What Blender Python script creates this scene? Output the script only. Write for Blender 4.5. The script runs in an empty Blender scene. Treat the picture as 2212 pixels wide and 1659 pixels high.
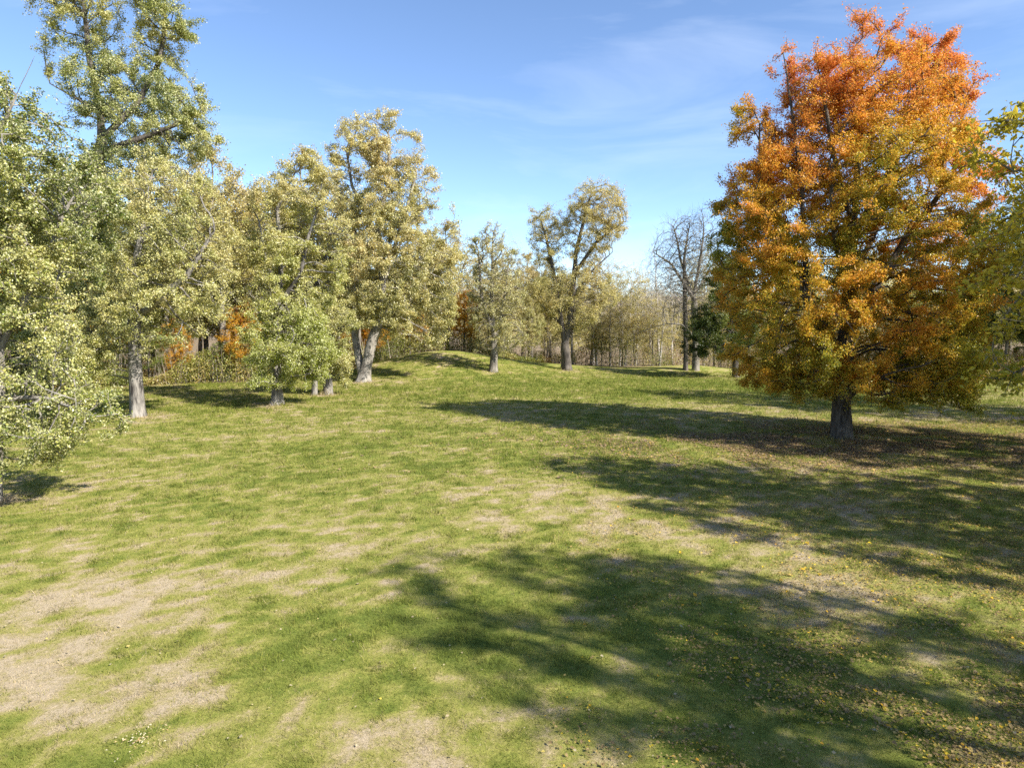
import bpy, math, random
import numpy as np
from mathutils import Vector

R = math.radians
scene = bpy.context.scene
col = scene.collection

# ------------------------------------------------------------------ camera, sky, sun, exposure
EYE = 5.5                     # a drone hovering 5.5 m above the lawn
PITCH = R(5.2)
cam_d = bpy.data.cameras.new("camera")
cam_d.lens = 24.0
cam_d.sensor_width = 36.0
cam_d.clip_start = 0.1
cam_d.clip_end = 5000
cam = bpy.data.objects.new("camera", cam_d)
col.objects.link(cam)
cam.location = (0, 0, EYE)
cam.rotation_euler = (math.pi / 2 - PITCH, 0, 0)
scene.camera = cam

SUN_AZ, SUN_EL = R(125), R(38)   # clockwise from straight ahead: over the right shoulder
sun_dir = Vector((math.sin(SUN_AZ) * math.cos(SUN_EL), math.cos(SUN_AZ) * math.cos(SUN_EL), math.sin(SUN_EL)))
sun_d = bpy.data.lights.new("sun", 'SUN')
sun_d.energy = 4.4
sun_d.angle = R(0.53)
sun_d.color = (1.0, 0.955, 0.87)
sun = bpy.data.objects.new("sun", sun_d)
sun.rotation_euler = sun_dir.to_track_quat('Z', 'Y').to_euler()
sun.location = (60, -40, 60)
col.objects.link(sun)

world = bpy.data.worlds.new("World")
scene.world = world
world.use_nodes = True
wt = world.node_tree
wn, wl = wt.nodes, wt.links
sky = wn.new("ShaderNodeTexSky")
sky.sky_type = 'NISHITA'
sky.sun_disc = False
sky.sun_elevation = SUN_EL
sky.sun_rotation = SUN_AZ
sky.altitude = 300
sky.air_density = 0.75
sky.dust_density = 0.15
sky.ozone_density = 3.0
bg = wn["Background"]
bg.inputs[1].default_value = 0.104
# thin cirrus, laid out on the sky's own directions
tc = wn.new("ShaderNodeTexCoord")
mp = wn.new("ShaderNodeMapping")
mp.inputs['Rotation'].default_value = (R(8), R(-10), R(20))
mp.inputs['Scale'].default_value = (1.6, 1.2, 6.5)
cn = wn.new("ShaderNodeTexNoise")
cn.inputs['Scale'].default_value = 1.7
cn.inputs['Detail'].default_value = 7
cn.inputs['Roughness'].default_value = 0.55
cn.inputs['Distortion'].default_value = 0.6
cr = wn.new("ShaderNodeValToRGB")
cr.color_ramp.elements[0].position = 0.50
cr.color_ramp.elements[0].color = (0, 0, 0, 1)
cr.color_ramp.elements[1].position = 0.80
cr.color_ramp.elements[1].color = (0.17, 0.17, 0.17, 1)
cm = wn.new("ShaderNodeMixRGB")
cm.inputs[2].default_value = (6.0, 6.4, 7.0, 1)
wl.new(tc.outputs['Generated'], mp.inputs[0])
wl.new(mp.outputs[0], cn.inputs['Vector'])
wl.new(cn.outputs['Fac'], cr.inputs[0])
wl.new(cr.outputs[0], cm.inputs[0])
wl.new(sky.outputs[0], cm.inputs[1])
wl.new(cm.outputs[0], bg.inputs[0])

vs = scene.view_settings
vs.view_transform = 'Standard'
vs.look = 'None'
vs.exposure = 1.4
vs.gamma = 1.0
cy = scene.cycles
cy.use_denoising = False
cy.max_bounces = 6
cy.diffuse_bounces = 4
cy.glossy_bounces = 2
cy.transmission_bounces = 4
cy.transparent_max_bounces = 4

# ------------------------------------------------------------------ helpers: noise, terrain, photo geometry
rng = np.random.default_rng(7)

def _hash(ix, iy, iz, seed):
    n = (ix * 374761393 + iy * 668265263 + iz * 1274126177 + seed * 974634777) & 0xffffffff
    n = ((n ^ (n >> 13)) * 1274126177) & 0xffffffff
    n = ((n ^ (n >> 15)) * 2246822519) & 0xffffffff
    return ((n ^ (n >> 16)) & 0xffff) / 65535.0

def vnoise(p, scale, seed=0):
    p = np.asarray(p, float) / scale
    if p.shape[1] == 2:
        p = np.c_[p, np.zeros(len(p))]
    i = np.floor(p).astype(np.int64)
    f = p - i
    f = f * f * (3 - 2 * f)
    out = 0
    for dx in (0, 1):
        wx = f[:, 0] if dx else 1 - f[:, 0]
        for dy in (0, 1):
            wy = f[:, 1] if dy else 1 - f[:, 1]
            for dz in (0, 1):
                wz = f[:, 2] if dz else 1 - f[:, 2]
                out = out + wx * wy * wz * _hash(i[:, 0] + dx, i[:, 1] + dy, i[:, 2] + dz, seed)
    return out

def fbm(p, scale, seed=0, octaves=4, gain=0.5):
    p = np.asarray(p, float)
    a, s, t = 1.0, 0.0, 0.0
    for k in range(octaves):
        s = s + a * vnoise(p, scale / 2 ** k, seed + 17 * k)
        t += a
        a *= gain
    return s / t

F, CX, CY = 1475.0, 1106.0, 829.5      # focal length and centre of a 2212 px wide view
SP, CP = math.sin(PITCH), math.cos(PITCH)
EDGE = np.array([(-900, 48), (-300, 50), (100, 53), (300, 57), (520, 60), (650, 63), (750, 68), (840, 76), (1000, 79), (1190, 82),
                 (1300, 80), (1550, 79), (1700, 74), (2000, 64), (2212, 62), (3200, 58)], float)

def edge_depth(X, Y):
    a = np.asarray(X, float) / np.maximum(np.asarray(Y, float), 1.0) * F + CX
    return np.interp(a, EDGE[:, 0], EDGE[:, 1])

def ground(X, Y):
    X = np.atleast_1d(np.asarray(X, float)); Y = np.atleast_1d(np.asarray(Y, float))
    z = 2.2 * np.exp(-((X + 7.4) / 9.2) ** 2 - ((Y - 76) / 10.0) ** 2)
    z += 0.30 * np.exp(-((X - 6.2) / 6.0) ** 2 - ((Y - 78) / 6.0) ** 2)
    z += 0.55 * np.exp(-((X - 20.5) / 5.0) ** 2 - ((Y - 78) / 3.5) ** 2)
    z += (fbm(np.c_[X, Y], 14, 3, 2) - 0.5) * 0.30 * np.clip((Y - 4) / 20, 0, 1)
    d = np.clip(Y - edge_depth(X, Y) - 2, 0, None)
    mid = np.exp(-((X / np.maximum(Y, 1) - 0.18) / 0.33) ** 2)
    z -= np.minimum(d * (0.02 + 0.05 * mid), 1.5 + 4.5 * mid)
    far = np.clip((Y - 330) / 480, 0, 1)
    z += 40 * far * far * (3 - 2 * far) * (0.85 + 0.3 * fbm(np.c_[X, Y], 160, 9, 2))
    return z

def gz(x, y):
    return float(ground([x], [y])[0])

def ray(px, py):
    dx, dy = (px - CX) / F, (CY - py) / F
    return dx, CP + dy * SP, -SP + dy * CP

def hit(px, py):
    """the ground point seen at a place of the photograph"""
    dx, fw, dz = ray(px, py)
    y = np.linspace(4, 130, 2500)
    t = y / fw
    below = EYE + dz * t - ground(dx * t, y) < 0
    k = int(np.argmax(below)) if below.any() else 2499
    return np.array((dx * t[k], y[k], gz(dx * t[k], y[k])))

def at(px, py, Y):
    dx, fw, dz = ray(px, py)
    s = Y / fw
    return np.array((dx * s, Y, EYE + dz * s))

# ------------------------------------------------------------------ helpers: meshes and objects
def mesh_np(name, verts, faces, mat, face_col=None, smooth=False):
    me = bpy.data.meshes.new(name)
    verts = np.asarray(verts, np.float32)
    groups = faces if isinstance(faces, list) else [faces]
    groups = [np.asarray(g, np.int32) for g in groups if len(g)]
    nf = sum(len(g) for g in groups)
    loops = np.concatenate([g.ravel() for g in groups])
    starts, s = [], 0
    for g in groups:
        k = g.shape[1]
        starts.append(s + np.arange(len(g)) * k)
        s += len(g) * k
    starts = np.concatenate(starts).astype(np.int32)
    me.vertices.add(len(verts)); me.vertices.foreach_set("co", verts.ravel())
    me.loops.add(len(loops)); me.loops.foreach_set("vertex_index", loops)
    me.polygons.add(nf); me.polygons.foreach_set("loop_start", starts)
    if smooth:
        me.polygons.foreach_set("use_smooth", np.ones(nf, bool))
    else:
        me.polygons.foreach_set("use_smooth", np.zeros(nf, bool))
    if face_col is not None:
        at_ = me.attributes.new("tint", 'FLOAT_VECTOR', 'FACE')
        at_.data.foreach_set("vector", np.asarray(face_col, np.float32).ravel())
    me.update(calc_edges=True)
    me.materials.append(mat)
    return me

def obj(name, me, parent=None, loc=(0, 0, 0)):
    o = bpy.data.objects.new(name, me)
    col.objects.link(o)
    o.location = loc
    if parent is not None:
        o.parent = parent
    return o

def tag(o, label=None, cat=None, group=None, kind=None):
    if label: o["label"] = label
    if cat: o["category"] = cat
    if group: o["group"] = group
    if kind: o["kind"] = kind
    return o

# ------------------------------------------------------------------ materials
def new_mat(name):
    m = bpy.data.materials.new(name)
    m.use_nodes = True
    nt = m.node_tree
    nt.nodes.remove(nt.nodes["Principled BSDF"])
    return m, nt.nodes, nt.links, nt.nodes["Material Output"]

def leaf_mat(name, back=None, back_mix=0.0, trans=0.35, gloss=0.06, rough=0.4):
    m, n, l, out = new_mat(name)
    a = n.new("ShaderNodeAttribute"); a.attribute_name = "tint"
    colour = a.outputs['Vector']
    if back is not None:
        g = n.new("ShaderNodeNewGeometry")
        mul = n.new("ShaderNodeMath"); mul.operation = 'MULTIPLY'; mul.inputs[1].default_value = back_mix
        l.new(g.outputs['Backfacing'], mul.inputs[0])
        mx = n.new("ShaderNodeMixRGB"); mx.inputs[2].default_value = (*back, 1)
        l.new(mul.outputs[0], mx.inputs[0]); l.new(colour, mx.inputs[1])
        colour = mx.outputs[0]
    d = n.new("ShaderNodeBsdfDiffuse"); l.new(colour, d.inputs[0])
    t = n.new("ShaderNodeBsdfTranslucent"); l.new(colour, t.inputs[0])
    ms = n.new("ShaderNodeMixShader"); ms.inputs[0].default_value = trans
    l.new(d.outputs[0], ms.inputs[1]); l.new(t.outputs[0], ms.inputs[2])
    gl = n.new("ShaderNodeBsdfGlossy"); gl.inputs['Roughness'].default_value = rough
    gl.inputs[0].default_value = (1, 1, 1, 1)
    m2 = n.new("ShaderNodeMixShader"); m2.inputs[0].default_value = gloss
    l.new(ms.outputs[0], m2.inputs[1]); l.new(gl.outputs[0], m2.inputs[2])
    l.new(m2.outputs[0], out.inputs[0])
    return m

def bark_mat(name, c1, c2, scale=1.0):
    m, n, l, out = new_mat(name)
    p = n.new("ShaderNodeBsdfPrincipled"); p.inputs['Roughness'].default_value = 0.9
    p.inputs['Specular IOR Level'].default_value = 0.15
    t = n.new("ShaderNodeTexCoord")
    mp_ = n.new("ShaderNodeMapping"); mp_.inputs['Scale'].default_value = (9 * scale, 9 * scale, 1.6 * scale)
    no = n.new("ShaderNodeTexNoise"); no.inputs['Scale'].default_value = 1.0; no.inputs['Detail'].default_value = 6
    no.inputs['Roughness'].default_value = 0.65
    l.new(t.outputs['Object'], mp_.inputs[0]); l.new(mp_.outputs[0], no.inputs['Vector'])
    big = n.new("ShaderNodeTexNoise"); big.inputs['Scale'].default_value = 0.9; big.inputs['Detail'].default_value = 3
    l.new(t.outputs['Object'], big.inputs['Vector'])
    ad = n.new("ShaderNodeMath"); ad.operation = 'ADD'
    mu = n.new("ShaderNodeMath"); mu.operation = 'MULTIPLY'; mu.inputs[1].default_value = 0.6
    l.new(big.outputs['Fac'], mu.inputs[0]); l.new(no.outputs['Fac'], ad.inputs[0]); l.new(mu.outputs[0], ad.inputs[1])
    r = n.new("ShaderNodeValToRGB")
    r.color_ramp.elements[0].position = 0.62; r.color_ramp.elements[0].color = (*c1, 1)
    r.color_ramp.elements[1].position = 0.95; r.color_ramp.elements[1].color = (*c2, 1)
    l.new(ad.outputs[0], r.inputs[0]); l.new(r.outputs[0], p.inputs['Base Color'])
    b = n.new("ShaderNodeBump"); b.inputs['Strength'].default_value = 0.8; b.inputs['Distance'].default_value = 0.06
    l.new(no.outputs['Fac'], b.inputs['Height']); l.new(b.outputs[0], p.inputs['Normal'])
    l.new(p.outputs[0], out.inputs[0])
    return m

M_MAPLE = leaf_mat("maple_leaf", trans=0.50, gloss=0.02)
M_SILVER = leaf_mat("silver_leaf", back=(0.58, 0.55, 0.29), back_mix=0.55, trans=0.38, gloss=0.04)
M_WOODLEAF = leaf_mat("wood_leaf", trans=0.45, gloss=0.03)
M_LITTER = leaf_mat("fallen_leaf", trans=0.25, gloss=0.01)
M_GRASS = leaf_mat("grass_blade", trans=0.45, gloss=0.0)
BARK_PALE = bark_mat("pale_bark", (0.12, 0.105, 0.09), (0.34, 0.31, 0.265))
BARK_LIGHT = bark_mat("light_twig_bark", (0.26, 0.23, 0.20), (0.48, 0.44, 0.39))
BARK_GREY = bark_mat("grey_bark", (0.09, 0.078, 0.065), (0.27, 0.24, 0.20))
BARK_DARK = bark_mat("dark_bark", (0.035, 0.03, 0.026), (0.14, 0.12, 0.10))
BARK_PATCHY = bark_mat("patchy_bark", (0.035, 0.03, 0.028), (0.29, 0.265, 0.23), 0.8)

# ------------------------------------------------------------------ lawn: colour field shared by the soil sheet and the blades
def gauss_px(X, Y, px, py, rx, ry):
    c = hit(px, py)
    return np.exp(-((X - c[0]) / rx) ** 2 - ((Y - c[1]) / ry) ** 2)

DRY_SPOTS = [(80, 1330, 3.4, 1.8, .75), (60, 1470, 2.6, 1.5, .7), (250, 1560, 2.4, 1.0, .45), (870, 1600, 2.3, .8, .5), (620, 1560, 1.2, .7, .25),
             (850, 1190, 1.5, 1.2, .40), (700, 1110, 2.5, 1.3, .22), (1120, 1075, 3.5, 2.0, .30), (1250, 1120, 3.0, 2, .22), (1750, 1200, 3.5, 2.0, .28),
             (930, 972, 1.6, 1.4, .35), (560, 1250, 1.6, .8, .28), (400, 1270, 1.4, .8, .35), (330, 1060, 5, 2, .15), (2050, 900, 7, 4, .45),
             (1900, 1290, 3, 2, .25), (330, 900, 1.5, 1.5, .5), (790, 826, 4, 2.2, .55), (1480, 860, 8, 5, .05),
             (840, 1400, .9, .6, .35), (600, 1180, 1.4, 1.0, .22), (150, 1190, 2.5, 1.2, .25), (1750, 1260, 6, 3.5, .12), (2100, 1450, 3, 2, .10), (1000, 905, 9, 3, .18), (640, 905, 8, 3, .12)]
GREEN_SPOTS = [(1000, 985, 8, 4, .30), (590, 1035, 4, 2, .28), (690, 1410, 1.8, 1.1, .45), (540, 1460, 1.0, .6, .35), (740, 1520, 1.4, .5, .3),
               (1120, 1230, 2.2, 1.6, .45), (1300, 835, 20, 9, .30), (1750, 830, 14, 8, .35), (1030, 1130, 2, 1, .3), (430, 1270, .9, .5, .3),
               (1000, 1430, 1.4, .9, .25), (750, 1330, 2.2, 1.0, .28), (1150, 850, 9, 6, .2), (900, 1010, 4, 2, .2), (280, 1420, .9, .6, .35), (1580, 1500, 3, 1, .3), (1300, 1330, 3, 2.2, .35), (1650, 1380, 2, 1.5, .25), (1250, 1600, 2, 1, .2)]

TRUNK_FEET = [hit(*q) for q in ((1816, 945), (297, 902), (598, 876), (709, 853), (679, 855), (786, 825), (1066, 804), (1224, 800), (1503, 801), (-12, 1084), (92, 868))]

def dryness(X, Y):
    P = np.c_[X, Y]
    d = 0.42 + (fbm(P, 5.0, 21, 3) - 0.5) * 0.55 + (fbm(P, 1.0, 33, 5, .88) - 0.5) * 1.8 + (fbm(P, .22, 35, 2) - 0.5) * 1.0
    for px, py, rx, ry, a in DRY_SPOTS:
        d += 0.62 * a * gauss_px(X, Y, px, py, rx, ry)
    for px, py, rx, ry, a in GREEN_SPOTS:
        d -= 0.62 * a * gauss_px(X, Y, px, py, rx, ry)
    for ft in TRUNK_FEET:
        d += 0.35 * np.exp(-((X - ft[0]) ** 2 + (Y - ft[1]) ** 2) / 1.6)
    return np.clip(d, 0, 1)

GRASS_RAMP = np.array([(.0, .115, .142, .026), (.22, .165, .182, .036), (.45, .225, .220, .052), (.62, .265, .238, .078), (.8, .312, .252, .128), (1, .360, .288, .188)])

def ramp(t, R_):
    return np.stack([np.interp(t, R_[:, 0], R_[:, k]) for k in (1, 2, 3)], 1)

def wood_mask(X, Y):
    e = edge_depth(X, Y)
    n = fbm(np.c_[X, Y], 4, 51, 3) - 0.5
    return np.clip((Y - e + n * 5 - 0.5) / 2.0, 0, 1)

def build_ground():
    xs = np.concatenate([np.linspace(-1600, -140, 26), np.linspace(-132, -42, 60), np.linspace(-41.6, 41.6, 260), np.linspace(42, 132, 60), np.linspace(140, 1600, 26)])
    ys = np.concatenate([np.linspace(-400, -12, 22), np.linspace(-8, 2, 10), np.linspace(2.4, 92, 300), np.linspace(93, 170, 60), np.linspace(175, 1100, 90), np.linspace(1200, 3000, 10)])
    XX, YY = np.meshgrid(xs, ys)
    X, Y = XX.ravel(), YY.ravel()
    Z = ground(X, Y)
    nx, ny = len(xs), len(ys)
    i = np.arange(nx * ny).reshape(ny, nx)
    q = np.stack([i[:-1, :-1], i[:-1, 1:], i[1:, 1:], i[1:, :-1]], -1).reshape(-1, 4)
    m, n, l, out = new_mat("lawn_soil")
    p = n.new("ShaderNodeBsdfPrincipled"); p.inputs['Roughness'].default_value = 0.95
    p.inputs['Specular IOR Level'].default_value = 0.1
    a = n.new("ShaderNodeAttribute"); a.attribute_name = "turf"       # x: dryness, y: wood floor, z: far hill
    sp = n.new("ShaderNodeSeparateXYZ"); l.new(a.outputs['Vector'], sp.inputs[0])
    t = n.new("ShaderNodeTexCoord")
    def noise(scale, detail, rough):
        no = n.new("ShaderNodeTexNoise"); no.inputs['Scale'].default_value = scale
        no.inputs['Detail'].default_value = detail; no.inputs['Roughness'].default_value = rough
        l.new(t.outputs['Object'], no.inputs['Vector'])
        return no.outputs['Fac']
    def math_(op, x, y):
        q = n.new("ShaderNodeMath"); q.operation = op
        for k, v in enumerate((x, y)):
            if isinstance(v, float): q.inputs[k].default_value = v
            else: l.new(v, q.inputs[k])
        return q.outputs[0]
    n1, n2, n3 = noise(1.7, 7, .72), noise(9, 8, .8), noise(38, 4, .8)
    dry = math_('ADD', sp.outputs[0], math_('MULTIPLY', math_('SUBTRACT', n1, 0.5), 1.3))
    dry = math_('ADD', dry, math_('MULTIPLY', math_('SUBTRACT', n2, 0.5), 1.1))
    rp = n.new("ShaderNodeValToRGB")
    el = rp.color_ramp.elements
    while len(el) < len(GRASS_RAMP): el.new(0.5)
    for e_, row in zip(el, GRASS_RAMP):
        e_.position = row[0]; e_.color = (*row[1:], 1)
    l.new(dry, rp.inputs[0])
    mw = n.new("ShaderNodeMixRGB"); l.new(sp.outputs[1], mw.inputs[0]); l.new(rp.outputs[0], mw.inputs[1])
    mw.inputs[2].default_value = (.20, .145, .085, 1)
    mh = n.new("ShaderNodeMixRGB"); l.new(sp.outputs[2], mh.inputs[0]); l.new(mw.outputs[0], mh.inputs[1])
    mh.inputs[2].default_value = (.26, .205, .15, 1)
    br = math_('ADD', math_('MULTIPLY', n3, 1.3), math_('MULTIPLY', n2, 0.7))
    mu = n.new("ShaderNodeVectorMath"); mu.operation = 'SCALE'
    l.new(mh.outputs[0], mu.inputs[0]); l.new(br, mu.inputs['Scale'])
    l.new(mu.outputs[0], p.inputs['Base Color'])
    b = n.new("ShaderNodeBump"); b.inputs['Strength'].default_value = 0.7; b.inputs['Distance'].default_value = 0.05
    l.new(n2, b.inputs['Height']); l.new(b.outputs[0], p.inputs['Normal'])
    l.new(p.outputs[0], out.inputs[0])
    me = mesh_np("lawn", np.c_[X, Y, Z], q, m, smooth=True)
    c = np.c_[dryness(X, Y), wood_mask(X, Y), np.clip((Y - 250) / 120, 0, 1)]
    at_ = me.attributes.new("turf", 'FLOAT_VECTOR', 'POINT')
    at_.data.foreach_set("vector", c.astype(np.float32).ravel())
    o = obj("lawn", me)
    tag(o, "wide mown lawn with green and straw coloured patches, rising to a low mound", "lawn", kind="structure")

build_ground()

def build_grass(N=900000):
    u = rng.random(N)
    Y0, Y1, e = 5.0, 74.0, 0.42
    Y = (Y0 ** e + u * (Y1 ** e - Y0 ** e)) ** (1 / e)
    X = (rng.random(N) * 2 - 1) * (0.80 * Y + 2.0)
    keep = wood_mask(X, Y) < 0.5
    X, Y = X[keep], Y[keep]
    d = dryness(X, Y)
    keep = rng.random(len(X)) < 1.0 - 0.45 * d
    X, Y, d = X[keep], Y[keep], d[keep]
    n = len(X)
    Z = ground(X, Y)
    k = np.clip(Y / 9, 0.8, 6)
    hgt = (0.034 + 0.046 * rng.random(n)) * (1.25 - 0.6 * d) * (0.75 + 0.25 * k) * (0.45 + 1.5 * vnoise(np.c_[X, Y], .30, 73) ** 2)
    for ft in TRUNK_FEET:
        hgt *= 1 + 1.8 * np.exp(-((X - ft[0]) ** 2 + (Y - ft[1]) ** 2) / 0.55)
    wid = (0.0045 + 0.004 * rng.random(n)) * k
    th = rng.random(n) * 2 * np.pi
    lean = rng.normal(0, 0.6, (n, 2)) * hgt[:, None]
    dx, dy = np.cos(th) * wid / 2, np.sin(th) * wid / 2
    v = np.empty((n, 3, 3))
    v[:, 0] = np.c_[X - dx, Y - dy, Z - 0.004]
    v[:, 1] = np.c_[X + dx, Y + dy, Z - 0.004]
    v[:, 2] = np.c_[X + lean[:, 0], Y + lean[:, 1], Z + hgt]
    c = ramp(np.clip(d + rng.normal(0, 0.20, n), 0, 1), GRASS_RAMP) * (0.62 + 0.75 * rng.random(n) + 0.9 * (fbm(np.c_[X, Y], .20, 71, 2) - .5))[:, None] * 1.2
    me = mesh_np("grass", v.reshape(-1, 3), np.arange(3 * n).reshape(-1, 3), M_GRASS, c)
    tag(obj("grass", me), "short mown grass blades, green in places and straw dry in others", "grass", kind="stuff")

build_grass()

# ------------------------------------------------------------------ leaves as small folded blades
def leaf_quads(P, size, up=0.5, out=None, out_w=0.0, flip=0.0, droop=0.3, seed=1, aspect=0.62):
    g = np.random.default_rng(seed)
    n = len(P)
    nrm = g.normal(size=(n, 3)); nrm /= np.linalg.norm(nrm, axis=1)[:, None]
    nrm[:, 2] += up
    if out is not None:
        nrm += out * out_w
    nrm /= np.linalg.norm(nrm, axis=1)[:, None]
    fl = g.random(n) < flip
    nrm[fl] *= -1
    ax = g.normal(size=(n, 3)); ax[:, 2] -= droop
    ax -= nrm * (ax * nrm).sum(1)[:, None]
    ax /= np.linalg.norm(ax, axis=1)[:, None] + 1e-9
    sd = np.cross(nrm, ax)
    L = (size * (0.5 + 0.75 * g.random(n) + 0.5 * g.random(n) ** 4))[:, None]
    W = L * aspect / 2
    fold = nrm * L * 0.10
    v = np.empty((n, 4, 3))
    v[:, 0] = P - ax * L * 0.5
    v[:, 1] = P + sd * W + fold + ax * L * 0.05
    v[:, 2] = P + ax * L * 0.5
    v[:, 3] = P - sd * W + fold + ax * L * 0.05
    return v.reshape(-1, 3), np.arange(4 * n).reshape(-1, 4)

THR = 0.0
# ------------------------------------------------------------------ trees: attractors fill the crown, branches grow to them
def sample_profiles(profiles, N, g, lump=1.8, thr=0.42, shell=0.5, seed=0):
    """profiles: (rows (z, xl, xr), depth offset, depth ratio, weight); returns points through the crown's volume"""
    pts, vol = [], []
    for rows, off, dr, wgt in profiles:
        a = np.array(sorted(rows), float)
        w = np.clip((a[:, 2] - a[:, 1]) / 2, 0.02, None)
        zz = np.linspace(a[0, 0], a[-1, 0], 80)
        ww = np.interp(zz, a[:, 0], w)
        vol.append(wgt * float((ww ** 2 * dr).sum() * (zz[1] - zz[0])) ** 0.72)
        pts.append((a, zz, ww))
    vol = np.array(vol) / sum(vol)
    out = []
    tries = 0
    while sum(len(o) for o in out) < N and tries < 40:
        tries += 1
        for (rows, off, dr, wgt), (a, zz, ww), f in zip(profiles, pts, vol):
            n = int(N * f * 1.2) + 4
            cdf = np.cumsum(ww ** 1.6 + 0.02 * (ww ** 1.6).max()); cdf /= cdf[-1]
            z = np.interp(g.random(n), cdf, zz)
            xl, xr = np.interp(z, a[:, 0], a[:, 1]), np.interp(z, a[:, 0], a[:, 2])
            r = g.random(n) ** shell
            th = g.random(n) * 2 * np.pi
            w = (xr - xl) / 2
            p = np.c_[(xl + xr) / 2 + w * r * np.cos(th), off + w * dr * r * np.sin(th), z]
            if lump:
                m = 0.65 * vnoise(p, lump * 1.1, seed + 5) + 0.35 * vnoise(p, lump * 0.5, seed + 6)
                p = p[m > thr + THR]
            out.append(p)
    p = np.concatenate(out)
    return p[g.permutation(len(p))[:N]]

def grow(attr, guides, step, kill, g, tropism=0.12, inertia=0.55, iters=260):
    pos, par, gi = [], [], []
    for line in guides:
        line = np.asarray(line, float)
        seg = np.linalg.norm(np.diff(line, axis=0), axis=1)
        t = np.r_[0, np.cumsum(seg)]
        m = max(2, int(t[-1] / step))
        tt = np.linspace(0, t[-1], m + 1)
        q = np.stack([np.interp(tt, t, line[:, k]) for k in range(3)], 1)
        wig = np.cumsum(g.normal(0, 0.035 * step, q.shape), axis=0); wig[:, 2] = 0
        q = q + wig * np.linspace(0, 1, len(q))[:, None]
        if not pos:
            last = -1
            start = 0
        else:
            last = int(np.argmin(((np.array(pos) - q[0]) ** 2).sum(1)))
            start = 1
        gi.append(np.arange(len(pos), len(pos) + len(q) - start))
        for v in q[start:]:
            pos.append(v); par.append(last); last = len(pos) - 1
    ng = len(pos)
    pos = list(pos); par = list(par)
    P = np.array(pos)
    A = attr.copy()
    d2 = ((A[:, None] - P[None]) ** 2).sum(2)
    near = d2.argmin(1); nd = d2[np.arange(len(A)), near]
    dirs = np.zeros((len(P), 3)); dirs[:] = (0, 0, 1)
    for i in range(1, len(P)):
        if par[i] >= 0:
            v = P[i] - P[par[i]]; dirs[i] = v / (np.linalg.norm(v) + 1e-9)
    ok = nd > kill ** 2
    A, near, nd = A[ok], near[ok], nd[ok]
    kids = np.zeros(len(P), int)
    allP, allD = P, dirs
    parr = np.array(par)
    for it in range(iters):
        if not len(A):
            break
        u, inv = np.unique(near, return_inverse=True)
        v = A - allP[near]
        v /= np.linalg.norm(v, axis=1)[:, None] + 1e-9
        s = np.zeros((len(u), 3))
        np.add.at(s, inv, v)
        s /= np.linalg.norm(s, axis=1)[:, None] + 1e-9
        dnew = s + allD[u] * inertia + g.normal(0, 0.16, s.shape)
        dnew[:, 2] += tropism
        dnew /= np.linalg.norm(dnew, axis=1)[:, None] + 1e-9
        sat = kids[u] >= 3
        if sat.any():                       # a node that cannot reach its points gives them up
            A_ok = ~sat[inv]
            A, near, nd, inv = A[A_ok], near[A_ok], nd[A_ok], inv[A_ok]
            u, dnew = u[~sat], dnew[~sat]
            if not len(u):
                continue
        new = allP[u] + dnew * step
        kids[u] += 1
        base = len(allP)
        allP = np.r_[allP, new]; allD = np.r_[allD, dnew]; parr = np.r_[parr, u]
        kids = np.r_[kids, np.zeros(len(new), int)]
        if len(A):
            d2 = ((A[:, None] - new[None]) ** 2).sum(2)
            j = d2.argmin(1); m = d2[np.arange(len(A)), j]
            b = m < nd
            near = np.where(b, base + j, near); nd = np.where(b, m, nd)
            ok = nd > kill ** 2
            A, near, nd = A[ok], near[ok], nd[ok]
    return allP, parr, ng, gi

def radii(P, par, r_base, r_tip):
    n = len(P)
    tips = np.zeros(n)
    has = np.zeros(n, bool); has[par[par >= 0]] = True
    tips[~has] = 1
    for i in range(n - 1, 0, -1):
        if par[i] >= 0:
            tips[par[i]] += tips[i]
    p = math.log(r_base / r_tip) / math.log(max(tips[0], 2))
    return r_tip * np.maximum(tips, 1) ** p, tips, ~has

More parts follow.
